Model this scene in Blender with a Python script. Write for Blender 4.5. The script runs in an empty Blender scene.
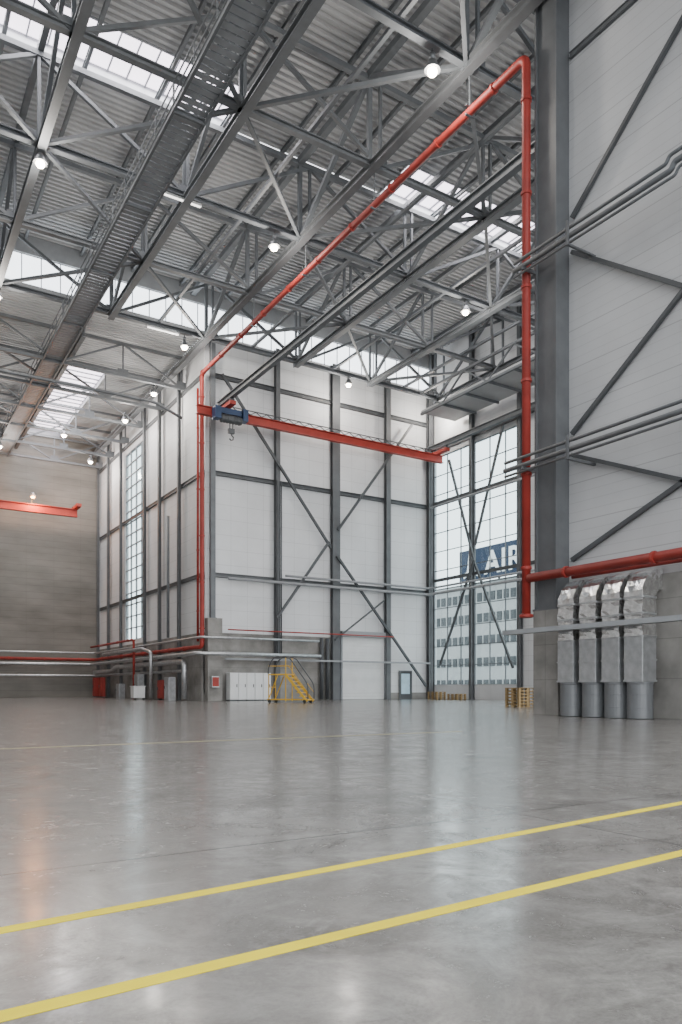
import bpy, math, random
from mathutils import Vector, Matrix
random.seed(7)
# ---------------------------------------------------------------- camera calibration (real metres)
F=751.5; S=0.5311; C=0.8473; E=0.85; CX=341.0; HY=688.0
XR=18.6; YB=46.4; YL=73.0; XW=37.4; ZROOF=27.0
def on_x(px,py,X):
    t=(px-CX)/F; d=X/(S+t*C); return Vector((X,d*(C-S*t),E+(HY-py)*d/F))
def on_y(px,py,Y):
    t=(px-CX)/F; d=Y/(C-S*t); return Vector((d*(S+t*C),Y,E+(HY-py)*d/F))
def on_floor(px,py):
    t=(px-CX)/F; d=E*F/(py-HY); return Vector((d*(S+t*C),d*(C-S*t),0))

col=bpy.context.scene.collection
# ---------------------------------------------------------------- materials
def newmat(name):
    m=bpy.data.materials.new(name); m.use_nodes=True
    nt=m.node_tree; b=nt.nodes['Principled BSDF']; return m,nt,b
def mix(nt,fac,a,b):
    n=nt.nodes.new('ShaderNodeMix'); n.data_type='RGBA'
    if isinstance(fac,(int,float)): n.inputs[0].default_value=fac
    else: nt.links.new(fac,n.inputs[0])
    for i,v in ((6,a),(7,b)):
        if isinstance(v,tuple): n.inputs[i].default_value=(*v,1)
        else: nt.links.new(v,n.inputs[i])
    return n.outputs[2]
def math_(nt,op,a,b=None):
    n=nt.nodes.new('ShaderNodeMath'); n.operation=op
    for i,v in enumerate((a,b)):
        if v is None: continue
        if isinstance(v,(int,float)): n.inputs[i].default_value=v
        else: nt.links.new(v,n.inputs[i])
    return n.outputs[0]
def noise(nt,vec,scale,detail=4,rough=.55,dist=0):
    n=nt.nodes.new('ShaderNodeTexNoise'); n.inputs['Scale'].default_value=scale
    n.inputs['Detail'].default_value=detail; n.inputs['Roughness'].default_value=rough; n.inputs['Distortion'].default_value=dist
    nt.links.new(vec,n.inputs['Vector']); return n.outputs[0]
def ramp(nt,fac,lo,hi,a=0,b=1):
    n=nt.nodes.new('ShaderNodeMapRange'); n.inputs[1].default_value=lo; n.inputs[2].default_value=hi
    n.inputs[3].default_value=a; n.inputs[4].default_value=b
    nt.links.new(fac,n.inputs[0]); return n.outputs[0]
def mat(name,color,rough=.6,metal=0.,var=.15,nscale=1.5,lines=(),bump=0.,bscale=20,stretch=None):
    m,nt,b=newmat(name)
    tc=nt.nodes.new('ShaderNodeTexCoord'); vec=tc.outputs['Object']
    v2=vec
    if stretch:
        mp=nt.nodes.new('ShaderNodeMapping'); mp.inputs['Scale'].default_value=stretch
        nt.links.new(vec,mp.inputs[0]); v2=mp.outputs[0]
    f=ramp(nt,noise(nt,v2,nscale),.3,.7)
    dark=tuple(c*(1-var) for c in color); light=tuple(min(1,c*(1+var)) for c in color)
    c=mix(nt,f,dark,light)
    if lines:
        sp=nt.nodes.new('ShaderNodeSeparateXYZ'); nt.links.new(vec,sp.inputs[0])
        for ax,spc,w,k in lines:
            q=math_(nt,'DIVIDE',sp.outputs[ax],spc); q=math_(nt,'FRACT',q)
            q=math_(nt,'LESS_THAN',q,w/spc); q=math_(nt,'MULTIPLY',q,k)
            c=mix(nt,q,c,tuple(x*.25 for x in color))
    nt.links.new(c,b.inputs['Base Color'])
    b.inputs['Roughness'].default_value=rough; b.inputs['Metallic'].default_value=metal
    if bump:
        bn=nt.nodes.new('ShaderNodeBump'); bn.inputs['Strength'].default_value=bump
        nt.links.new(noise(nt,vec,bscale,6),bn.inputs['Height']); nt.links.new(bn.outputs[0],b.inputs['Normal'])
    return m
def emis(name,color,s):
    m,nt,b=newmat(name); b.inputs['Base Color'].default_value=(*color,1)
    b.inputs['Emission Color'].default_value=(*color,1); b.inputs['Emission Strength'].default_value=s
    return m
M={}
M['steel']=mat('painted_steel',(.132,.143,.153),.55,0,.15)
M['steel_l']=mat('light_painted_steel',(.30,.315,.33),.5,0,.1)
M['dark']=mat('dark_steel',(.07,.075,.08),.5,0,.12)
M['column']=mat('column_steel',(.108,.114,.12),.5,0,.14)
M['red']=mat('red_paint',(.30,.03,.022),.55,0,.2)
M['crane']=mat('crane_red_paint',(.40,.045,.03),.5,0,.12)
M['yellow']=mat('yellow_paint',(.62,.37,.03),.5,0,.1)
M['line']=mat('yellow_floor_paint',(.72,.58,.0),.6,0,.12,3)
M['oldline']=mat('worn_floor_paint',(.26,.23,.11),.5,0,.25,3)
M['blue']=mat('blue_paint',(.022,.05,.12),.45,0,.15)
M['galv']=mat('galvanised_steel',(.46,.47,.48),.34,.7,.18,4)
M['foil']=mat('crinkled_foil',(.74,.74,.735),.2,.92,.25,7,bump=.85,bscale=8)
M['drum']=mat('grey_drum_paint',(.16,.168,.176),.4,.2,.08)
M['white']=mat('white_paint',(.72,.73,.73),.5,0,.05)
M['signwhite']=mat('sign_white',(.8,.8,.8),.5,0,.02)
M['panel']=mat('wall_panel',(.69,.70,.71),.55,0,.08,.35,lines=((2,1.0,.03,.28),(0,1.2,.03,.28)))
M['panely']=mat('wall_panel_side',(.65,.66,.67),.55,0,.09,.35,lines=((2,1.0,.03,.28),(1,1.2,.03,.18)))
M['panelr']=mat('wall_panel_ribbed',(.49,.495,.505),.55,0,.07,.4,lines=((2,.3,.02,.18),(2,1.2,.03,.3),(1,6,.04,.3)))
M['concrete']=mat('concrete',(.235,.227,.213),.8,0,.35,.8,lines=((2,1.1,.02,.4),(1,2.4,.02,.4)),bump=.2)
M['boarded']=mat('blockwork_concrete',(.19,.182,.166),.85,0,.22,.5,lines=((2,.6,.03,.35),(0,2.4,.03,.2)),bump=.2,stretch=(.5,1,1.6))
M['deck']=mat('corrugated_deck',(.43,.438,.445),.5,0,.1,.5)
M['wood']=mat('pallet_wood',(.32,.22,.10),.8,0,.25,4)
M['black']=mat('black_rubber',(.03,.03,.03),.7)
M['lampshade']=mat('lamp_housing',(.22,.23,.24),.4,.6)
M['skylight']=emis('skylight_panel',(.98,.90,1.0),3.6)
M['clerestory']=emis('clerestory_panel',(.88,.94,1.0),3.8)
M['bulb']=emis('lamp_bulb',(1,.84,.6),60)
M['warmbulb']=emis('warm_lamp_bulb',(1,.5,.18),30)
M['tube']=emis('lamp_tube',(1,.97,.92),3)
M['facade']=mat('office_facade',(.40,.405,.405),.8,0,.05)
M['facadeglass']=mat('office_glass',(.07,.075,.08),.8)
M['navy']=mat('sign_navy',(.011,.024,.055),.8,0,.05)
M['asphalt']=mat('asphalt',(.22,.22,.22),.9)
M['doorblue']=mat('door_glazing',(.45,.62,.72),.3)
m,nt,b=newmat('window_glass'); o=nt.nodes['Material Output']
tr=nt.nodes.new('ShaderNodeBsdfTransparent'); tr.inputs[0].default_value=(.88,.95,.96,1)
gl=nt.nodes.new('ShaderNodeBsdfGlossy'); gl.inputs['Roughness'].default_value=.08
mx=nt.nodes.new('ShaderNodeMixShader'); mx.inputs[0].default_value=.04
nt.links.new(tr.outputs[0],mx.inputs[1]); nt.links.new(gl.outputs[0],mx.inputs[2]); nt.links.new(mx.outputs[0],o.inputs[0])
M['glass']=m
# floor
m,nt,b=newmat('polished_concrete_floor')
tc=nt.nodes.new('ShaderNodeTexCoord'); vec=tc.outputs['Object']
n0=ramp(nt,noise(nt,vec,.16,5,.6,.6),.38,.62)
n1=ramp(nt,noise(nt,vec,1.6,9,.74,1.2),.41,.61); n2=ramp(nt,noise(nt,vec,6.5,9,.8,.6),.43,.61); n3=ramp(nt,noise(nt,vec,60,5,.7),.3,.7)
n4=ramp(nt,noise(nt,vec,.6,8,.78,2.0),.52,.62); n5=ramp(nt,noise(nt,vec,.9,8,.78,2.5),.55,.65)
c=mix(nt,n1,(.102,.096,.088),(.235,.226,.212)); c=mix(nt,math_(nt,'MULTIPLY',n0,.3),c,(.25,.242,.228))
c=mix(nt,math_(nt,'MULTIPLY',n2,.5),c,(.085,.081,.075)); c=mix(nt,math_(nt,'MULTIPLY',n3,.25),c,(.33,.32,.302))
c=mix(nt,math_(nt,'MULTIPLY',n4,.5),c,(.058,.055,.051)); c=mix(nt,math_(nt,'MULTIPLY',n5,.36),c,(.37,.36,.34))
sp=nt.nodes.new('ShaderNodeSeparateXYZ'); nt.links.new(vec,sp.inputs[0])
for ax in (0,1):
    q=math_(nt,'FRACT',math_(nt,'DIVIDE',math_(nt,'ADD',sp.outputs[ax],2.3),6.0)); q=math_(nt,'MULTIPLY',math_(nt,'LESS_THAN',q,.004),.6)
    c=mix(nt,q,c,(.02,.02,.02))
nt.links.new(c,b.inputs['Base Color'])
nt.links.new(math_(nt,'ADD',ramp(nt,n1,0,1,.20,.12),math_(nt,'MULTIPLY',n2,.10)),b.inputs['Roughness'])
nt.links.new(ramp(nt,n4,0,1,.40,.22),b.inputs['Specular IOR Level'])
bn=nt.nodes.new('ShaderNodeBump'); bn.inputs['Strength'].default_value=.03; nt.links.new(noise(nt,vec,2.5,7),bn.inputs['Height']); nt.links.new(bn.outputs[0],b.inputs['Normal'])
M['floor']=m

# ---------------------------------------------------------------- geometry helpers
def box(x0,x1,y0,y1,z0,z1):
    v=[(x,y,z) for x in (x0,x1) for y in (y0,y1) for z in (z0,z1)]
    return v,[(0,1,3,2),(4,6,7,5),(0,4,5,1),(2,3,7,6),(0,2,6,4),(1,5,7,3)]
def merge(*gs):
    V=[];Fc=[]
    for v,f in gs:
        n=len(V); V+=list(v); Fc+=[tuple(i+n for i in q) for q in f]
    return V,Fc
def prism(prof,p1,p2,up=(0,0,1)):
    p1=Vector(p1);p2=Vector(p2); d=(p2-p1).normalized(); up=Vector(up)
    if abs(d.dot(up))>.99: up=Vector((1,0,0))
    s=d.cross(up).normalized(); u=s.cross(d)
    n=len(prof)
    V=[tuple(p+s*a+u*b) for p in (p1,p2) for a,b in prof]
    Fc=[(i,(i+1)%n,n+(i+1)%n,n+i) for i in range(n)]+[tuple(range(n))[::-1],tuple(range(n,2*n))]
    return V,Fc
def rect(w,h): return [(-w/2,-h/2),(w/2,-h/2),(w/2,h/2),(-w/2,h/2)]
def ipro(w,h,t=.04):
    a=w/2;b=h/2;k=t/2
    return [(-a,-b),(a,-b),(a,-b+t),(k,-b+t),(k,b-t),(a,b-t),(a,b),(-a,b),(-a,b-t),(-k,b-t),(-k,-b+t),(-a,-b+t)]
def circ(r,n=12): return [(r*math.cos(2*math.pi*i/n),r*math.sin(2*math.pi*i/n)) for i in range(n)]
def rounded(pts,r,k=4):
    P=[Vector(p) for p in pts]; out=[P[0]]
    for i in range(1,len(P)-1):
        a=P[i]+(P[i-1]-P[i]).normalized()*r; c=P[i]+(P[i+1]-P[i]).normalized()*r
        for j in range(k+1):
            t=j/k; out.append(a*(1-t)**2+P[i]*2*t*(1-t)+c*t*t)
    out.append(P[-1]); return out
def sweep(pts,prof):
    P=[Vector(p) for p in pts]; n=len(prof); V=[];Fc=[]; up0=None
    for i,p in enumerate(P):
        a=P[max(0,i-1)]; c=P[min(len(P)-1,i+1)]; d=(c-a).normalized()
        if up0 is None:
            up0=Vector((0,0,1)) if abs(d.z)<.9 else Vector((0,1,0))
        s=d.cross(up0).normalized(); u=s.cross(d).normalized(); up0=u
        V+=[tuple(p+s*x+u*y) for x,y in prof]
    for k in range(len(P)-1):
        for i in range(n): Fc.append((k*n+i,k*n+(i+1)%n,(k+1)*n+(i+1)%n,(k+1)*n+i))
    Fc+=[tuple(range(n))[::-1],tuple(range((len(P)-1)*n,len(P)*n))]
    return V,Fc
def lathe(prof,n=20,c=(0,0,0)):
    V=[];Fc=[]
    for r,z in prof: V+=[(c[0]+r*math.cos(2*math.pi*i/n),c[1]+r*math.sin(2*math.pi*i/n),c[2]+z) for i in range(n)]
    for k in range(len(prof)-1):
        for i in range(n): Fc.append((k*n+i,k*n+(i+1)%n,(k+1)*n+(i+1)%n,(k+1)*n+i))
    Fc+=[tuple(range(n))[::-1],tuple(range((len(prof)-1)*n,len(prof)*n))]
    return V,Fc
def add(name,g,m,parent=None,off=None,smooth=False,label=None,cat=None,group=None,kind=None):
    v,f=g
    if off is not None: o=Vector(off); v=[tuple(Vector(p)-o) for p in v]
    c=Vector((sum(p[0] for p in v),sum(p[1] for p in v),sum(p[2] for p in v)))/len(v)
    if parent is None and not kind: c.z=min(p[2] for p in v)
    if kind=='structure': c=Vector((0,0,0))
    me=bpy.data.meshes.new(name); me.from_pydata([tuple(Vector(p)-c) for p in v],[],f); me.update()
    me.materials.append(M[m] if isinstance(m,str) else m)
    if smooth:
        me.polygons.foreach_set('use_smooth',[len(p.vertices)<=4 for p in me.polygons])
    ob=bpy.data.objects.new(name,me); ob.location=c; col.objects.link(ob)
    if parent: ob.parent=parent
    if label: ob['label']=label
    if cat: ob['category']=cat
    if group: ob['group']=group
    if kind: ob['kind']=kind
    return ob
def thing(name,loc,label,cat,group=None,rz=0):
    e=bpy.data.objects.new(name,None); e.location=loc; e.rotation_euler[2]=rz; e.empty_display_size=.3
    col.objects.link(e); e['label']=label; e['category']=cat
    if group: e['group']=group
    return e

# ---------------------------------------------------------------- room shell
add('floor',box(-14,XW+.3,-8,YL+.3,-.3,0),'floor',kind='structure')
def deck(name,x0,x1,y0,y1,z,p=.34):
    V=[];Fc=[];y=y0;prof=[]
    while y<y1:
        prof+=[(y,z),(y+p*.4,z),(y+p*.5,z+.11),(y+p*.9,z+.11)]; y+=p
    for yy,zz in prof: V+=[(x0,yy,zz),(x1,yy,zz)]
    for i in range(len(prof)-1): Fc.append((2*i,2*i+1,2*i+3,2*i+2))
    return V,Fc
SK=[(0.5,14.3),(22.8,33.0)]; SY0,SY1=30.0,32.6
add('ceiling',merge(deck('',-14,XW,2,SY0,ZROOF),deck('',-14,SK[0][0],SY0,SY1,ZROOF),deck('',SK[0][1],SK[1][0],SY0,SY1,ZROOF),
   deck('',SK[1][1],XW,SY0,SY1,ZROOF),deck('',-14,XW,SY1,YB+.3,ZROOF)),'deck',kind='structure')
LS=(11.3,14.8,56,72.5)
add('ceiling_side_bay',merge(deck('',-14,LS[0],YB,YL,24.05),deck('',LS[0],LS[1],YB,LS[2],24.05),deck('',LS[0],LS[1],LS[3],YL,24.05),deck('',LS[1],XR,YB,YL,24.05)),'deck',kind='structure')
def skylight(n,x0,x1,y0,y1,z):
    pane=box(x0,x1,y0,y1,z+.35,z+.38)
    fr=[box(x0-.08,x1+.08,y0-.08,y0,z-.05,z+.4),box(x0-.08,x1+.08,y1,y1+.08,z-.05,z+.4),box(x0-.08,x0,y0,y1,z-.05,z+.4),box(x1,x1+.08,y0,y1,z-.05,z+.4)]
    L=x1-x0;W=y1-y0
    if L>W:
        k=int(L/.8)
        for i in range(1,k): fr.append(box(x0+L*i/k-.025,x0+L*i/k+.025,y0,y1,z+.25,z+.34))
        fr.append(box(x0,x1,(y0+y1)/2-.05,(y0+y1)/2+.05,z+.2,z+.34))
    else:
        k=int(W/.8)
        for i in range(1,k): fr.append(box(x0,x1,y0+W*i/k-.025,y0+W*i/k+.025,z+.25,z+.34))
    w=add('window_%d'%n,merge(*fr),'steel_l',kind='structure'); add('translucent_pane',pane,'skylight',parent=w)
skylight(1,SK[0][0],SK[0][1],SY0,SY1,ZROOF); skylight(2,SK[1][0],SK[1][1],SY0,SY1,ZROOF); skylight(3,*LS,24.05)
PX=28.4
add('wall_back',box(XR,XW+.3,YB,YB+.3,.5,24.1),'panel',kind='structure')
add('wall_back_plinth',merge(box(XR,PX,YB-.12,YB+.3,0,4.5),box(PX,XW+.3,YB-.06,YB+.3,0,.5)),'concrete',kind='structure')
add('wall_back_top',merge(box(-14,XW+.3,YB,YB+.3,25.95,27.3),box(-14,XR-.01,YB,YB+.3,23.75,24.2)),'steel_l',kind='structure')
add('wall_left_skyblock',merge(box(-14.3,-14,-8,YL+.3,0,27.3)),'panely',kind='structure')  # unseen side wall, added to cut the sky light entering the hall
def winframe(ax,c,a0,a1,z0,z1,na,nz,t=.07,dep=.14):
    gs=[]
    def B(s0,s1,q0,q1):
        gs.append(box(s0,s1,c-dep/2,c+dep/2,q0,q1) if ax=='x' else box(c-dep/2,c+dep/2,s0,s1,q0,q1))
    for i in range(na+1):
        s=a0+(a1-a0)*i/na; B(s-t/2,s+t/2,z0,z1)
    for j in range(nz+1):
        z=z0+(z1-z0)*j/nz; B(a0,a1,z-t/2,z+t/2)
    return merge(*gs)
w=add('window_4',winframe('x',YB+.15,-14,XW,24.15,25.95,48,1,.05,.08),'steel_l',kind='structure')
add('translucent_pane',box(-14,XW,YB+.17,YB+.18,24.15,25.95),'clerestory',parent=w)
WY0,WY1,WZ0,WZ1=58.8,64.6,4.9,20.8
add('wall_side_bay',merge(box(XR,XR+.3,YB+.31,WY0,4.5,24.1),box(XR,XR+.3,WY1,YL+.3,4.5,24.1),box(XR,XR+.3,WY0,WY1,4.5,WZ0),box(XR,XR+.3,WY0,WY1,WZ1,24.1)),'panely',kind='structure')
add('wall_side_bay_plinth',box(XR-.12,XR+.3,YB+.31,YL+.3,0,4.5),'concrete',kind='structure')
w=add('window_5',winframe('y',XR+.1,WY0,WY1,WZ0,WZ1,4,16,.07),'steel_l',kind='structure')
add('glass_pane',box(XR+.12,XR+.13,WY0,WY1,WZ0,WZ1),'glass',parent=w)
add('wall_far',box(-14,XR-.13,YL,YL+.3,0,24.1),'boarded',kind='structure')
VY0,VY1,VZ0,VZ1=36.7,46.0,1.1,18.8
add('wall_glazed',merge(box(XW,XW+.3,17,VY0,0,27.2),box(XW,XW+.3,VY1,YB-.07,0,27.2),box(XW,XW+.3,VY0,VY1,0,VZ0),box(XW,XW+.3,VY0,VY1,VZ1,27.2)),'panely',kind='structure')
w=add('window_6',winframe('y',XW+.1,VY0,VY1,VZ0,VZ1,6,12,.05,.08),'steel',kind='structure')
add('glass_pane',box(XW+.12,XW+.13,VY0,VY1,VZ0,VZ1),'glass',parent=w)
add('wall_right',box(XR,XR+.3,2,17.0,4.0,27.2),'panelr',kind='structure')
add('wall_right_plinth',box(XR-.1,XR+.31,2,16.05,0,4.0),'concrete',kind='structure')
add('ground',box(-60,160,-60,200,-.6,-.31),'asphalt',label='grey asphalt apron outside the hangar',cat='ground')

# ---------------------------------------------------------------- columns, girts, braces
def column(p,h,w,d,m,label,group='steel wall columns',z0=0,ang=0):
    e=thing('steel_column',(p[0],p[1],z0),label,'column',group)
    v,f=prism(ipro(w,d,.05),(0,0,.03),(0,0,h),up=(1,0,0))
    if ang: v=[(b,a,z) for a,b,z in v]
    add('shaft',(v,f),m,parent=e)
    add('base_plate',box(-w*.6,w*.6,-d*.5,d*.5,0,.04),m,parent=e)
    return e
for px,wd in ((275,.32),(333,.62),(385,.4),(427,.36)):
    X=on_y(px,600,YB).x
    column((X,YB-.32),24.1,wd,.35,'column','dark grey steel column against the white end wall',ang=1)
e=thing('steel_column',(18.98,YB-.3,5.42),'grey boxed steel column at the wall corner','column','steel wall columns')
add('shaft',box(-.16,.16,-.14,.14,.03,18.6),'steel',parent=e); add('base_plate',box(-.22,.22,-.2,.14,0,.03),'steel',parent=e)
for Y in (50.6,54.8,58.4,65.0,69.0,72.6):
    column((XR-.27,Y),23.4,.25,.22,'column','grey steel column along the side bay wall')
for Y in (46.0,41.4,36.6,31,25):
    column((XW-.2,Y),26.9,.3,.3,'column','grey steel column beside the tall window')
def brace(p1,p2,m='dark',w=.2,label='dark steel diagonal brace bolted across the wall',group='wall bracing',name='diagonal_brace'):
    return add(name,prism(rect(w,w),p1,p2),m,label=label,cat='brace',group=group)
for z in (8.3,15.0,21.4):
    add('wall_girt',prism(ipro(.24,.28),(XR+.6,YB-.12,z),(XW-.1,YB-.12,z)),'dark' if z>8.4 else 'column',label='horizontal steel rail across the white end wall',cat='rail',group='wall rails')
    add('wall_girt',prism(ipro(.13,.25),(XR-.08,YB+.1,z),(XR-.08,YL,z)),'column',label='horizontal steel rail along the side bay wall',cat='rail',group='wall rails')
for z in (9.2,15.2,19.3):
    add('wall_girt',prism(rect(.05,.25),(XW-.03,24,z),(XW-.03,YB-.2,z)),'dark',label='horizontal steel rail across the tall window',cat='rail',group='wall rails')
yb=YB-.62
brace(on_y(222,374,yb),on_y(331,548,yb),w=.16); brace(on_y(337,556,yb),on_y(426,686,yb),w=.16)
yb=YB-.8
brace(on_y(412,425,yb),on_y(338,530,yb),w=.16); brace(on_y(329,542,yb),on_y(277,618,yb),w=.16)
brace(on_y(335,640,yb),on_y(385,600,yb),w=.1)
xb=XW-.48; xb2=XW-.7
brace(on_x(449,460,xb),on_x(474,560,xb),w=.14); brace(on_x(475,564,xb),on_x(513,668,xb),w=.14)
brace(on_x(503,425,xb2),on_x(475,545,xb2),w=.14); brace(on_x(474,560,xb2),on_x(440,665,xb2),w=.14)
xr=XR-.12
for i,(a,b_) in enumerate((((572,218),(700,-12)),((572,252),(696,290)),((572,434),(690,282)),((572,455),(700,484)),((572,560),(694,474)),((572,-25),(690,-110)))):
    brace(on_x(*a,xr),on_x(*b_,xr),'dark',.12,'dark grey steel diagonal brace across the ribbed wall')
p=on_x(722,600,XR-.25); column((p.x,p.y),26.9,.4,.3,'column','grey steel column against the ribbed wall')
e=thing('steel_column',(18.45,16.65,3.3),'massive grey steel column on a concrete pedestal','column')
add('shaft',box(-.35,.14,-.42,.36,.05,23.6),'column',parent=e)
for yy in (-.47,.36): add('flange',box(-.45,.14,yy,yy+.06,.05,23.6),'column',parent=e)
add('base_plate',box(-.45,.3,-.5,.5,0,.06),'column',parent=e)
add('concrete_pedestal',box(18.0,19.0,16.1,17.12,0,3.3),'concrete',label='rectangular concrete pedestal under the steel column',cat='pedestal')
add('concrete_pedestal',box(18.5,19.5,45.7,46.25,0,5.4),'concrete',label='concrete pedestal at the corner of the walls',cat='pedestal')
add('wall_girt',prism(ipro(.1,.2),(XR-.06,2,20.6),(XR-.06,16.1,20.6)),'column',label='horizontal steel rail on the ribbed wall',cat='rail',group='wall rails')

# ---------------------------------------------------------------- roof trusses
def truss(ax,c,s0,n,panel,zb,zt,wb,wt,ww,label,m='steel',phase=0,name='roof_truss'):
    P=(lambda s,z:(s,c,z)) if ax=='x' else (lambda s,z:(c,s,z))
    s1=s0+n*panel; o=Vector(P((s0+s1)/2,zb)); e=thing(name,o,label,'truss','roof trusses')
    add('bottom_chord',prism(ipro(wb,wb,.05) if wb>.2 else rect(wb,wb),P(s0,zb),P(s1,zb)),m,parent=e,off=o)
    add('top_chord',prism(rect(wt,wt),P(s0,zt),P(s1,zt)),m,parent=e,off=o)
    for i in range(n+1):
        s=s0+i*panel
        add('post',prism(rect(ww*.8,ww*.8),P(s,zb),P(s,zt)),m,parent=e,off=o)
        add('gusset_plate',box(*( (s-.35,s+.35,c-.02,c+.02) if ax=='x' else (c-.02,c+.02,s-.35,s+.35)),zb-.05,zb+.45),m,parent=e,off=o)
        if i<n:
            if (i+phase)%2==0: a,b_=P(s,zb),P(s+panel,zt)
            else: a,b_=P(s,zt),P(s+panel,zb)
            add('web_diagonal',prism(rect(ww,ww),a,b_),m,parent=e,off=o)
    return e
for k,Y in enumerate((8,14,20,26,32,38,44.3)):
    truss('x',Y,-13,8,6.25,22.75,26.3,.26,.22,.15,'grey steel lattice truss spanning under the roof',phase=k)
for X in (-6.2,-.25,5.8,11.9,24.2,30.2,36.2):
    truss('y',X,8,6,6.05,22.5,26.5,.34,.24,.16,'grey steel lattice truss crossing under the roof')
for X in (2.8,14.8,21.0,27.2,33.2):
    add('roof_tie',prism(rect(.15,.15),(X,8,22.95),(X,44.3,22.95)),'steel',label='slim straight grey tie running between roof trusses',cat='tie',group='roof ties')
o=Vector((17.7,30,22.55)); e=thing('main_roof_truss',o,'heavy grey main roof truss with deep bottom chord','truss')
add('bottom_chord',prism(ipro(.34,.38,.06),(17.7,2,22.55),(17.7,YL-.1,22.55)),'column',parent=e,off=o)
add('top_chord',prism(rect(.3,.3),(17.7,2,26.4),(17.7,YB-.1,26.4)),'steel',parent=e,off=o)
for i in range(8):
    s=2+i*6; add('post',prism(rect(.18,.18),(17.7,s,22.6),(17.7,s,26.4)),'steel',parent=e,off=o)
    if i<7: add('web_diagonal',prism(rect(.2,.2),(17.7,s,22.6 if i%2 else 26.4),(17.7,s+6,26.4 if i%2 else 22.6)),'steel',parent=e,off=o)
for i in range(16):
    X=-11+i*3.1
    add('roof_purlin',prism(ipro(.14,.22,.02),(X,2,26.78),(X,YB,26.78)),'steel',label='grey steel purlin carrying the corrugated deck',cat='purlin',group='roof purlins')
XS=(-.25,5.8,11.9,17.7,24.2,30.2,36.2); YS=(14,20,26,32,38,44.3)
for i in range(6):
    X,X2=XS[i],XS[i+1]
    for j in range(5):
        if (i+j)%2 and j in (0,3): continue
        Y,Y2=YS[j],YS[j+1]
        if (i+j)%2==0: a,b_=(X,Y,22.7),(X2,Y2,22.7)
        else: a,b_=(X2,Y,22.7),(X,Y2,22.7)
        brace(a,b_,'steel',.15,'slim grey horizontal brace between roof trusses','roof bracing','roof_brace')
for k,Y in enumerate((50,54.5,59,63.5,68,72)):
    truss('x',Y,-6,6,4.05,21.6,23.7,.2,.18,.12,'grey steel lattice truss under the side bay roof',phase=k)
for X in (0,5.8,11.0):
    truss('y',X,47,6,4.2,22.3,23.8,.26,.16,.12,'grey steel lattice truss along the side bay roof')
for j in range(5):
    Y=50+4.5*j
    for i in range(2):
        X=2+i*4.6
        brace((X,Y,21.7),(X+4.6,Y+4.5,21.7) if (i+j)%2 else (X-1,Y+4.5,21.7),'steel',.12,'slim grey horizontal brace between roof trusses','roof bracing','roof_brace')
o=Vector((35.5,33,20.4)); e=thing('window_canopy',o,'light decked canopy with lattice edge above the window','canopy')
add('deck_panel',box(33.8,XW-.4,20,43.0,20.75,20.9),'deck',parent=e,off=o)
for z in (20.65,22.2): add('edge_chord',prism(rect(.16,.16),(33.8,20,z),(33.8,43,z)),'steel',parent=e,off=o)
for i in range(10):
    Y=20+i*2.3
    add('web_diagonal',prism(rect(.1,.1),(33.8,Y,20.65 if i%2 else 22.2),(33.8,Y+2.3,22.2 if i%2 else 20.65)),'steel',parent=e,off=o)
    add('cross_joist',prism(rect(.1,.16),(33.8,Y,20.66),(XW-.4,Y,20.66)),'steel',parent=e,off=o)

# ---------------------------------------------------------------- catwalk, slung below the chords
cx=9.8; hw=.58; zc=21.62; o=Vector((cx,35,zc)); e=thing('maintenance_catwalk',o,'broad ribbed grey steel catwalk slung below the roof','catwalk')
gs=[]
y=8.0
while y<72.4:
    gs.append(box(cx-hw,cx+hw,y,y+.24,zc,zc+.04)); y+=.32
add('grating',merge(*gs),'steel_l',parent=e,off=o)
for sx in (-hw,hw):
    add('stringer',prism(ipro(.1,.26,.03),(cx+sx,8,zc),(cx+sx,72.5,zc)),'steel',parent=e,off=o)
    rl=[prism(rect(.045,.045),(cx+sx,8,z),(cx+sx,72.5,z)) for z in (zc+.5,zc+.92)]
    y=8
    while y<72.5: rl.append(prism(rect(.045,.045),(cx+sx,y,zc),(cx+sx,y,zc+.92))); y+=2
    add('handrail',merge(*rl),'steel',parent=e,off=o)
for y in (8,14,20,26,32,38,44.3,50,54.5,59,63.5,68,72):
    add('cross_bearer',prism(rect(.1,.12),(cx-hw,y,zc-.1),(cx+hw,y,zc-.1)),'steel',parent=e,off=o)
    for sx in (-hw,hw):
        add('hanger',prism(rect(.06,.06),(cx+sx,y,zc-.1),(cx+sx,y,22.65 if y<45 else zc+.05)),'steel',parent=e,off=o)

# ---------------------------------------------------------------- crane and runways
for X in (19.2,36.55):
    add('crane_runway',prism(ipro(.28,.38,.05),(X,17.6 if X<20 else 14,19.2),(X,46.0 if X>20 else 45.6,19.2)),'steel',label='grey crane runway beam beneath the roof trusses',cat='crane rail',group='crane runways')
o=Vector((28,44.6,18.2)); e=thing('bridge_crane',o,'orange-red overhead travelling crane with blue hoist','crane')
add('girder',prism(ipro(.34,.56,.05),(17.3,44.6,18.3),(37.1,44.6,18.3)),'crane',parent=e,off=o)
for X in (19.2,36.55):
    add('end_carriage',box(X-.2,X+.2,43.3,45.4,18.58,18.8),'crane',parent=e,off=o)
    for yy in (43.5,45.2):
        add('wheel',prism(circ(.12),(X-.14,yy,18.88),(X+.14,yy,18.88)),'dark',parent=e,off=o)
fest=[prism(rect(.05,.05),(19.4,44.2,18.72),(36.2,44.2,18.72))]
for i in range(20):
    a=19.6+i*.8; fest.append(sweep([(a,44.2,18.7),(a+.4,44.2,18.48),(a+.8,44.2,18.7)],rect(.03,.05)))
add('festoon_cable',merge(*fest),'dark',parent=e,off=o)
hx=on_y(230,412,44.2).x
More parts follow.
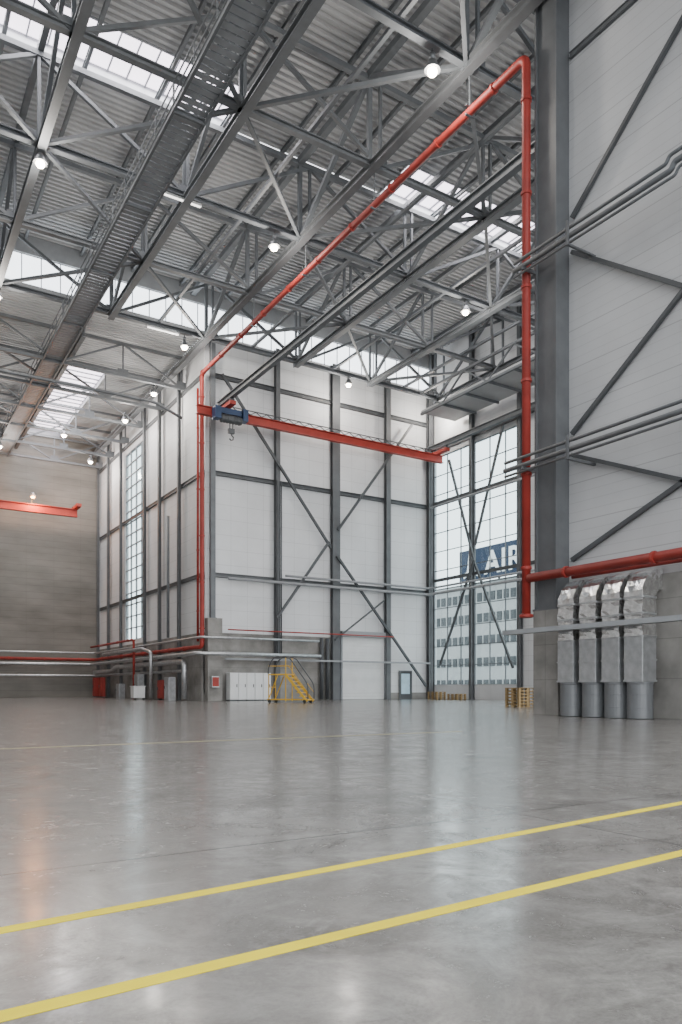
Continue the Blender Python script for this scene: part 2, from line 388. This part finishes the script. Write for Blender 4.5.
add('hoist_trolley',merge(box(hx-.7,hx+.7,43.95,44.3,18.15,18.5),box(hx-1.15,hx-.75,43.8,44.35,17.75,18.5),box(hx+.75,hx+1.1,43.8,44.35,17.85,18.6)),'blue',parent=e,off=o)
add('rope_drum',merge(prism(circ(.24,16),(hx-.7,44.05,17.85),(hx+.7,44.05,17.85)),*[prism(circ(.27,16),(hx-.66+i*.2,44.05,17.85),(hx-.6+i*.2,44.05,17.85)) for i in range(7)]),'dark',parent=e,off=o)
hk=merge(box(hx-.2,hx+.2,43.9,44.1,16.95,17.25),prism(circ(.03,6),(hx-.1,44,17.2),(hx-.1,44,17.7)),prism(circ(.03,6),(hx+.1,44,17.2),(hx+.1,44,17.7)),
  sweep([(hx,44,16.97),(hx+.02,44,16.85),(hx+.14,44,16.75),(hx+.12,44,16.58),(hx-.02,44,16.53),(hx-.13,44,16.62)],circ(.045,8)))
add('hook_block',hk,'dark',parent=e,off=o)
o=Vector((5,69,16.3)); e=thing('bridge_crane',o,'orange-red overhead crane girder before the concrete wall','crane')
add('girder',prism(ipro(.35,.7,.05),(-6,69,16.35),(15.6,69,16.35)),'crane',parent=e,off=o)
add('end_carriage',box(15.3,15.7,67.8,70.2,16.72,16.98),'crane',parent=e,off=o)

# ---------------------------------------------------------------- pipes
def pipe(name,pts,r,m,label,cat='pipe',bend=.4,flanges=None,group=None):
    o=Vector(pts[0]); e=thing(name,o,label,cat,group)
    add('pipe_run',sweep(rounded(pts,bend,5),circ(r,14)),m,parent=e,off=o,smooth=True)
    if flanges:
        for i in range(len(pts)-1):
            a=Vector(pts[i]);b_=Vector(pts[i+1]);L=(b_-a).length;d=(b_-a).normalized();s=flanges*.5
            while s<L:
                q=a+d*s; add('flange',prism(circ(r*1.25,14),q-d*.045,q+d*.045),m,parent=e,off=o); s+=flanges
    return e
rx,ry=17.84,17.27
e=pipe('sprinkler_main',[(rx,ry,3.2),(rx,ry,21.1),(18.2,46.0,21.2),(18.2,45.95,3.5),(17.95,47.0,3.5),(17.95,72.3,3.5),(-6,72.3,3.5)],.14,'red','long red sprinkler pipe along column, roof and walls',flanges=3.0,bend=.3)
add('pipe_cap',lathe([(.18,0),(.22,.02),(.22,.1),(.18,.12)],16,(rx,ry,3.1)),'red',parent=e,off=(rx,ry,3.2))
for Y in (20,26,32,38,44.3):
    hxx=rx+(18.2-rx)*(Y-ry)/(46-ry)
    add('pipe_hanger',merge(prism(circ(.03,6),(hxx,Y,21.2),(hxx,Y,22.7)),box(hxx-.17,hxx+.17,Y-.03,Y+.03,21.29,21.33),box(hxx-.19,hxx+.19,Y-.04,Y+.04,20.95,21.0)),'steel',parent=e,off=(rx,ry,3.2))
pipe('sprinkler_main',[(18.22,46.75,3.9),(18.22,46.75,20.5)],.08,'red','slim red riser beside the corner sprinkler pipe',flanges=4.0)
pipe('sprinkler_main',[(17.8,17.1,4.35),(17.8,3,4.35)],.14,'red','red sprinkler pipe running along the concrete plinth',flanges=3.0)
pipe('sprinkler_main',[(18.42,15.9,4.28),(18.42,3,4.28)],.06,'red','thin red pipe below the sprinkler main')
for dz,r,x in ((0,.075,17.5),(.26,.05,17.52),(-.18,.04,17.52)):
    pipe('wall_pipe',[(x,17.5,14.2+dz),(x,11.9+dz*.6,14.2+dz),(x,11.8+dz*.6,14.36+dz),(x,3,14.36+dz)],r,'steel','grey steel pipe bracketed across the ribbed wall',group='grey wall pipes',bend=.07)
for dz,r,x in ((0,.075,17.5),(.26,.05,17.52),(-.18,.04,17.52)):
    pipe('wall_pipe',[(x,17.9,7.9+dz),(x,3,7.9+dz)],r,'steel','grey steel pipe bracketed across the ribbed wall',group='grey wall pipes')
for z in (14.0,7.7):
    add('pipe_bracket',merge(box(17.4,18.6,15.16,15.24,z-.12,z-.06),box(17.36,17.41,15.16,15.24,z-.12,z+.6)),'column',label='small steel bracket holding wall pipes',cat='bracket',group='pipe brackets')
    add('pipe_bracket',box(17.38,17.99,17.0,17.06,z+.04,z+.14),'column',label='steel bracket tying wall pipes to the column',cat='bracket',group='pipe brackets')
def tray(p1,p2,w,h,label,m='galv'):
    v=prism([(-w/2,-h/2),(w/2,-h/2),(w/2,h/2),(w/2-.02,h/2),(w/2-.02,-h/2+.02),(-w/2+.02,-h/2+.02),(-w/2+.02,h/2),(-w/2,h/2)],p1,p2)
    return add('cable_tray',v,m,label=label,cat='cable tray',group='cable trays')
tray((17.35,17.7,2.62),(17.35,6,2.62),.3,.14,'galvanised cable tray passing in front of the ducts','steel_l')
pipe('wall_pipe',[(19.8,YB-1.0,8.0),(36.3,YB-1.0,8.0),(36.3,30,8.0)],.1,'steel_l','galvanised pipe running around the end wall and window',group='grey wall pipes')
pipe('wall_pipe',[(24.0,YB-1.0,8.5),(36.5,YB-1.0,8.5),(36.5,30,8.5)],.08,'steel_l','galvanised pipe running around the end wall and window',group='grey wall pipes')
pipe('wall_pipe',[(36.3,45,14.6),(36.3,30,14.6)],.09,'steel_l','galvanised pipe crossing the tall window',group='grey wall pipes')
pipe('sprinkler_main',[(19.7,YB-1.15,4.65),(27.0,YB-1.15,4.65),(33.0,YB-1.15,4.65)],.045,'red','thin red pipe above the concrete plinth of the end wall')
tray((XR+1,YB-1.0,2.75),(XW-.9,YB-1.0,2.75),.22,.12,'light cable tray along the foot of the end wall','steel_l')
for dx in (0,.5):
    pipe('downpipe',[(27.2+dx,YB-.4,.05),(27.2+dx,YB-.4,4.4)],.14,'dark','dark vertical downpipe against the concrete plinth',group='dark downpipes')
for dx in (0,.3):
    pipe('downpipe',[(23.55+dx,YB-.66,3),(23.55+dx,YB-.66,15)],.05,'dark','thin dark vertical pipe on the end wall',group='dark downpipes')
pipe('insulated_pipe',[(17.6,47.6,0.1),(17.6,47.6,2.6),(17.6,64,2.6),(17.6,65,2.3),(17.6,71,2.3)],.18,'galv','silver insulated pipe running along the side bay wall',group='insulated pipes')
pipe('insulated_pipe',[(17.1,53,0.1),(17.1,53,3.4),(17.1,55,3.75),(17.1,66,3.75)],.13,'galv','silver insulated pipe branching beside the side bay wall',group='insulated pipes',bend=.3)
pipe('sprinkler_main',[(17.3,57.8,0.05),(17.3,57.8,4.6),(17.3,71,4.6)],.09,'red','red branch pipe along the side bay plinth',flanges=3.0)
for z,r,x,yy in ((3.05,.13,17.5,45.1),(2.0,.1,17.9,None),(4.1,.08,17.85,45.3)):
    st=[(x,48.2,.1),(x,48.2,z)] if yy is None else [(26.5,yy-.15,z),(x,yy-.15,z)]
    pipe('insulated_pipe',st+[(x,71.6,z),(x-1.5,71.8-r,z),(-6,71.8-r,z)],r,'galv','silver insulated pipe running around the corner and along the walls',group='insulated pipes')
pipe('wall_pipe',[(17.85,51.5,13),(17.85,51.5,4.4)],.1,'steel','grey vertical pipe on the side bay wall',group='grey wall pipes')
pipe('wall_pipe',[(-6,47.2,19.2),(15.5,47.2,19.2),(17.3,47.2,18.5)],.09,'steel','slim grey pipe crossing below the roof',group='grey wall pipes')

# ---------------------------------------------------------------- ventilation ducts
dcy=[on_x(px,700,17.9).y for px in (572,594,617,640)]
def rsq(w,r=.06):
    a=w/2-r; out=[]
    for cx_,cy_,s in ((a,a,0),(-a,a,90),(-a,-a,180),(a,-a,270)):
        for k in (0,45,90): t=math.radians(s+k); out.append((cx_+r*math.cos(t),cy_+r*math.sin(t)))
    return out
parts=[]
e=thing('ventilation_duct',(17.9,dcy[0],0),'foil-wrapped air duct curving from wall to grey drum','duct','foil air ducts')
parts.append(add('drum',lathe([(.30,.0),(.34,.02),(.34,.3),(.345,.32),(.34,.34),(.34,.66),(.345,.68),(.34,.7),(.34,.95),(.355,.97),(.355,1.02),(.2,1.03)],28),'drum',parent=e,smooth=False))
parts.append(add('rectangular_section',merge(sweep([(0,0,1.02),(0,0,2.25)],rsq(.6,.02)),sweep([(0,0,1.6),(0,0,1.64)],rsq(.64,.02)),sweep([(0,0,1.02),(0,0,1.07)],rsq(.64,.02))),'galv',parent=e))
P0=[(0,2.25+.11*i) for i in range(11)]
for k in range(1,9):
    a=k/8*math.pi/2; P0.append((.52-.52*math.cos(a),3.35+.5*math.sin(a)))
P0.append((.62,3.85))
w_=.58
sq=[(w_/2,-w_/2+w_*i/4) for i in range(4)]+[(w_/2-w_*i/4,w_/2) for i in range(4)]+[(-w_/2,w_/2-w_*i/4) for i in range(4)]+[(-w_/2+w_*i/4,-w_/2) for i in range(4)]
g=sweep([(a,0,z) for a,z in P0],sq)
g=([(a+random.uniform(-.016,.016),b+random.uniform(-.016,.016),c+random.uniform(-.01,.01)) for a,b,c in g[0]],g[1])
parts.append(add('foil_section',g,'foil',parent=e))
parts.append(add('clamp_band',merge(*[sweep([(0,0,z),(0,0,z+.05)],rsq(.64,.05)) for z in (2.22,2.85,3.3)]),'galv',parent=e))
for Y in dcy[1:]:
    e2=e.copy(); e2.location=(17.9,Y,0); col.objects.link(e2)
    for p in parts:
        q=p.copy(); q.parent=e2; col.objects.link(q)

# ---------------------------------------------------------------- high-bay lamps
lampL='bright high-bay lamp hanging from the roof trusses'
e=thing('high_bay_lamp',(5.8,32,22.1),lampL,'lamp','high-bay lamps')
lp=[add('reflector',lathe([(.27,-.16),(.26,-.1),(.17,.1),(.10,.2)],20),'lampshade',parent=e,smooth=True),
    add('ballast_housing',lathe([(.10,.2),(.10,.42),(.05,.46)],14),'lampshade',parent=e,smooth=True),
    add('hanger_rod',prism(circ(.02,6),(0,0,.46),(0,0,.6)),'dark',parent=e),
    add('bulb',lathe([(.05,-.33),(.13,-.30),(.17,-.22),(.16,-.165)],16),'bulb',parent=e,smooth=True)]
ld=bpy.data.lights.new('lamp_light','POINT'); ld.energy=560; ld.color=(1,.94,.87); ld.shadow_soft_size=.3
lo=bpy.data.objects.new('lamp_light',ld); lo.parent=e; lo.location=(0,0,-.75); col.objects.link(lo); lp.append(lo)
for p in ((16.3,32,22.0),(28.3,32,22.1),(16.2,20,22.0),(28.3,20,22.1),(5.8,20,22.1),(16.4,44.3,22.0),(28.2,44.0,22.1),(36.0,44.0,22.1),(5.8,44.2,22.1),(16.4,57,21.3),(16.5,68,21.0),(5.8,57,21.0),(9,67,20.8),(16.5,50.5,21.2),(13,62,21.0)):
    e2=e.copy(); e2.location=p; col.objects.link(e2)
    for q in lp:
        r=q.copy(); r.parent=e2; col.objects.link(r)
e=thing('crane_lamp',(11.9,69,17.5),'warm orange lamp glowing above the crane girder','lamp')
add('reflector',lathe([(.27,-.16),(.26,-.1),(.17,.1),(.10,.2)],20),'lampshade',parent=e,smooth=True)
add('lamp_bracket',merge(prism(rect(.06,.06),(0,.5,-.75),(0,.5,.25)),prism(rect(.06,.06),(0,.5,.22),(0,0,.22)),prism(rect(.06,.06),(0,.5,-.75),(0,0,-.75))),'dark',parent=e)
add('bulb',lathe([(.04,-.3),(.14,-.27),(.18,-.21),(.16,-.165)],16),'warmbulb',parent=e,smooth=True)
l2=bpy.data.lights.new('lamp_light','POINT'); l2.energy=700; l2.color=(1,.42,.14); l2.shadow_soft_size=.15
lo=bpy.data.objects.new('lamp_light',l2); lo.parent=e; lo.location=(0,-.7,-.5); col.objects.link(lo)
def batten(p,ax,L=2.0):
    e=thing('tube_light',p,'slim white fluorescent batten under the trusses','lamp','fluorescent battens')
    a=(L/2,.06) if ax=='x' else (.06,L/2)
    add('housing',box(-a[0],a[0],-a[1],a[1],0,.1),'white',parent=e); add('tube',box(-a[0]*.95,a[0]*.95,-a[1]*.6,a[1]*.6,-.05,0),'tube',parent=e)
pb=on_y(180,208,32); batten((pb.x,32,22.5),'x'); pb=on_y(163,358,44.3); batten((pb.x,44.3,22.5),'x')

# ---------------------------------------------------------------- doors, cabinets, equipment
def leafdoor(n,x0,x1,y,z1,m,glaz=None):
    d=add('door_%d'%n,merge(box(x0-.08,x0,y-.1,y,0,z1+.08),box(x1,x1+.08,y-.1,y,0,z1+.08),box(x0,x1,y-.1,y,z1,z1+.08)),'column',kind='structure')
    add('door_leaf',box(x0,x1,y-.06,y-.01,.01,z1),m,parent=d)
    add('door_handle',box(x1-.15,x1-.05,y-.13,y-.07,1.0,1.05),'dark',parent=d)
    if glaz: add('glazing',box(x0+.12,x1-.12,y-.07,y-.06,.4,z1-.15),glaz,parent=d)
a=on_y(399,690,YB).x; leafdoor(1,a,a+1.05,YB-.07,2.1,'dark','doorblue')
a=on_y(341,690,YB).x; b_=on_y(383,690,YB).x
d=add('door_2',merge(box(a-.12,a,YB-.25,YB-.07,0,4.6),box(b_,b_+.12,YB-.25,YB-.07,0,4.6),box(a-.12,b_+.12,YB-.4,YB-.07,4.6,5.0)),'steel_l',kind='structure')
add('shutter_curtain',merge(*[box(a,b_,YB-.15,YB-.09,.02+i*.23,.24+i*.23) for i in range(20)]),'white',parent=d)
y0=on_x(140,690,XR-.1).y
d=add('door_3',merge(box(XR-.2,XR-.12,y0-.08,y0,0,2.3),box(XR-.2,XR-.12,y0+1.2,y0+1.28,0,2.3),box(XR-.2,XR-.12,y0,y0+1.2,2.2,2.3)),'column',kind='structure')
add('door_leaf',box(XR-.17,XR-.12,y0,y0+1.2,.01,2.2),'dark',parent=d)
xa=on_y(228,690,45.6).x; xe=on_y(269,690,45.6).x; n=5; wv=(xe-xa)/n
for i in range(n):
    o=(xa+i*wv,45.3,0); e=thing('storage_cabinet',o,'tall white steel cabinet against the concrete plinth','cabinet','white cabinets')
    add('body',box(.01,wv-.01,0,.6,.08,1.85),'white',parent=e); add('plinth',box(.03,wv-.03,.03,.55,0,.08),'dark',parent=e)
    add('door',box(.04,wv-.04,-.03,0,.12,1.8),'white',parent=e); add('handle',box(wv-.14,wv-.1,-.07,-.03,.9,1.1),'dark',parent=e)
def redcab(x,y,w,h,label):
    e=thing('fire_hose_cabinet',(x,y,0),label,'cabinet')
    add('body',box(0,.35,-w/2,w/2,.1,h),'red',parent=e); add('door',box(-.03,0,-w/2+.05,w/2-.05,.15,h-.05),'red',parent=e)
    add('handle',box(-.07,-.03,w/2-.2,w/2-.12,h*.5,h*.5+.2),'dark',parent=e)
    for yy in (-w/2+.08,w/2-.08): add('foot',box(.05,.3,yy-.05,yy+.05,0,.1),'dark',parent=e)
redcab(17.3,51.5,1.3,1.4,'low red fire hose cabinet at the plinth')
redcab(17.3,67.8,.8,1.8,'tall red fire equipment cabinet at the plinth')
redcab(17.3,70.0,.8,1.8,'tall red fire equipment cabinet at the plinth')
for i,(yy,hh) in enumerate(((49.6,1.6),(56.5,1.9),(61.5,1.2))):
    e=thing('wall_cabinet',(17.3,yy,.0),'grey free-standing switch cabinet below the pipes','cabinet')
    add('body',box(-.2,.25,-.5,.5,0,hh),'galv',parent=e); add('door',box(-.23,-.2,-.45,.45,.05,hh-.05),'galv',parent=e); add('handle',box(-.27,-.23,.3,.36,hh*.5,hh*.5+.2),'dark',parent=e)
e=thing('wall_cabinet',(18.9,45.48,.9),'small red and grey alarm box on the pedestal','cabinet')
add('body',box(-.25,.25,-.1,.2,0,.7),'galv',parent=e); add('door',box(-.22,.22,-.13,-.1,.05,.65),'red',parent=e)
e=thing('waste_container',(16.0,52.5,0),'small white wheeled container by the pipes','container')
add('body',prism([(-.35,0),(.35,0),(.42,.8),(-.42,.8)],(-.4,0,.15),(.4,0,.15)),'white',parent=e); add('lid',box(-.45,.45,-.45,.45,.95,1.0),'white',parent=e)
for sx in (-.3,.3): add('wheel',prism(circ(.08,10),(sx,-.35,.08),(sx,-.29,.08)),'black',parent=e)

# mobile steps
ps=on_floor(289,703); ang=math.atan2(-S,C)-.35
e=thing('mobile_steps',(ps.x,ps.y,0),'yellow rolling maintenance steps with dark curved handrails','steps',rz=ang)
W=.45; n=8; x0=1.2; x1=.0; H=1.65
for i in range(n):
    t=(i+1)/n; x=x0+(x1-x0)*t; z=H*t
    add('tread',box(x-.09,x+.13,-W+.03,W-.03,z-.05,z),'yellow',parent=e)
for sy in (-W,W):
    add('stringer',prism(rect(.04,.13),(x0+.1,sy,.1),(x1,sy,H-.05)),'yellow',parent=e)
    add('handrail',sweep(rounded([(x0+.15,sy,.25),(x0+.15,sy,1.05),(x1+.2,sy,H+.95),(-.75,sy,H+.95),(-1.08,sy,H+.35),(-1.08,sy,H)],.3,6),circ(.035,8)),'dark',parent=e,smooth=True,label='dark curved handrail')
    add('midrail',sweep([(x0+.14,sy,.6),(x1+.15,sy,H+.45),(-1.05,sy,H+.45)],circ(.018,8)),'yellow',parent=e,smooth=True)
    for q in ((-1.05,.1,-1.05,H),(x1,.1,x1,H+.9),(-1.05,.25,-.5,H-.1)):
        add('frame_tube',prism(rect(.045,.045),(q[0],sy,q[1]),(q[2],sy,q[3])),'yellow',parent=e)
    add('base_rail',prism(rect(.06,.06),(-1.15,sy,.2),(x0+.15,sy,.2)),'yellow',parent=e)
    for wx in (-1.0,x0-.05):
        add('wheel',prism(circ(.1,14),(wx,sy-.03,.1),(wx,sy+.03,.1)),'black',parent=e)
add('platform',box(-1.08,x1+.1,-W,W,H-.07,H),'yellow',parent=e)
for xx,zz in ((-1.05,.18),(-1.05,.9),(x1,.18),(x0+.1,.18),(-1.05,H+.45)):
    add('cross_tube',prism(rect(.045,.045),(xx,-W,zz),(xx,W,zz)),'yellow',parent=e)

def pallet(x,y,z,label,rz=0,group='stacked pallets'):
    e=thing('wooden_pallet',(x,y,z),label,'pallet',group,rz)
    add('deck_boards',merge(*[box(-.6,.6,-.4+i*.165,-.4+i*.165+.13,.122,.144) for i in range(5)]),'wood',parent=e)
    add('blocks',merge(*[box(a-.06,a+.06,b-.05,b+.05,.022,.1) for a in (-.53,0,.53) for b in (-.34,0,.34)]+[box(a-.06,a+.06,-.4,.4,.1,.122) for a in (-.53,0,.53)]),'wood',parent=e)
    add('bottom_boards',merge(*[box(-.6,.6,b-.05,b+.05,0,.022) for b in (-.34,0,.34)]),'wood',parent=e)
pp=on_floor(519,707)
for i in range(6): pallet(pp.x+.1,pp.y,i*.144,'yellowish wooden pallet in a stack beside the pedestal',.1)
for p,h in (((35.4,43.2),4),((35.6,41.2),3)):
    for i in range(h): pallet(p[0],p[1],i*.144,'wooden pallet stacked below the tall window',1.5)

def strip(p,q,w,ext,m,label):
    d=(q-p).normalized(); n_=Vector((-d.y,d.x,0)); a=p-d*ext; b=q+d*ext
    V=[a+n_*w/2,a-n_*w/2,b-n_*w/2,b+n_*w/2]
    v=[(*u.xy,.0005) for u in V]+[(*u.xy,.002) for u in V]
    add('floor_marking',(v,[(0,1,2,3),(7,6,5,4),(0,4,5,1),(1,5,6,2),(2,6,7,3),(3,7,4,0)]),m,label=label,cat='floor marking',group='floor lines')
strip(on_floor(0,931),on_floor(682,803),.072,2,'line','bright yellow painted line on the polished floor')
strip(on_floor(0,1017),on_floor(682,853),.072,1,'line','bright yellow painted line on the polished floor')
strip(on_floor(0,749),on_floor(420,733),.12,1,'oldline','faded yellow line across the concrete floor')

# ---------------------------------------------------------------- outside: office block and sign
o=Vector((80,82,-.31)); e=thing('office_building',o,'pale grey office block with rows of windows outside','building')
add('body',box(75,90,60,125,-.31,16.0),'facade',parent=e,off=o)
fl=[]
for z in (.8,4.0,7.2,10.4,13.4):
    y=61
    while y<124: fl.append(box(74.9,75.02,y,y+.95,z,z+1.25)); y+=1.35
add('window_rows',merge(*fl),'facadeglass',parent=e,off=o)
add('roof_edge',box(74.7,75.3,60,125,15.6,16.2),'facade',parent=e,off=o)
yl=on_x(459,560,73.8).y
o=Vector((73.8,yl-10,16.0)); e=thing('rooftop_sign',o,'dark blue sign with white lettering on the office','sign')
add('board',box(73.9,74.1,yl-24,yl,16.3,20.9),'navy',parent=e,off=o)
for k in (2,8,14,20): add('support',box(74.1,74.4,yl-k,yl-k+.2,16.1,20.5),'dark',parent=e,off=o)
def text(s,size,x,y,z):
    cu=bpy.data.curves.new('t','FONT'); cu.body=s; cu.size=size; cu.extrude=.05; cu.offset=.09; cu.space_character=1.08
    t=bpy.data.objects.new('t',cu); col.objects.link(t)
    me=bpy.data.meshes.new_from_object(t.evaluated_get(bpy.context.evaluated_depsgraph_get())); bpy.data.objects.remove(t)
    me.transform(Matrix(((0,0,-1,0),(-1,0,0,0),(0,1,0,0),(0,0,0,1)))); me.materials.append(M['signwhite'])
    ob=bpy.data.objects.new('lettering',me); ob.location=Vector((x,y,z))-e.location; ob.parent=e; col.objects.link(ob)
bpy.context.view_layer.update()
text('AIRBUS',4.5,73.8,yl-5.5,17.0)
q=sweep([(73.8,yl-1.0,17.1),(73.8,yl-2.1,17.6),(73.8,yl-2.5,20.2)],rect(.1,.7)); q2=sweep([(73.8,yl-4.4,17.1),(73.8,yl-3.3,17.6),(73.8,yl-2.9,20.2)],rect(.1,.7))
add('emblem',merge(q,q2),'signwhite',parent=e,off=o)

# ---------------------------------------------------------------- light
w=bpy.data.worlds.new('sky'); bpy.context.scene.world=w; w.use_nodes=True
bg=w.node_tree.nodes['Background']; bg.inputs[0].default_value=(.95,.975,1,1); bg.inputs[1].default_value=3.8
def area(loc,rot,sx,sy,en,colr):
    l=bpy.data.lights.new('daylight','AREA'); l.shape='RECTANGLE'; l.size=sx; l.size_y=sy; l.energy=en; l.color=colr
    ob=bpy.data.objects.new('daylight',l); ob.location=loc; ob.rotation_euler=rot; col.objects.link(ob)
area((7.4,31.3,27.25),(0,0,0),13,2.4,1800,(1,.97,.98))
area((28,31.3,27.25),(0,0,0),10,2.4,1500,(1,.97,.98))
area((13,64,24.3),(0,0,0),3,16,1500,(1,.97,.98))

# ---------------------------------------------------------------- camera
cd=bpy.data.cameras.new('camera'); cam=bpy.data.objects.new('camera',cd); col.objects.link(cam)
cd.sensor_fit='HORIZONTAL'; cd.sensor_width=36; cd.lens=F/682*36; cd.shift_y=(HY-512)/682; cd.clip_end=500
cam.location=(0,0,E); cam.rotation_euler=(math.pi/2,0,-math.atan2(S,C))
bpy.context.scene.camera=cam
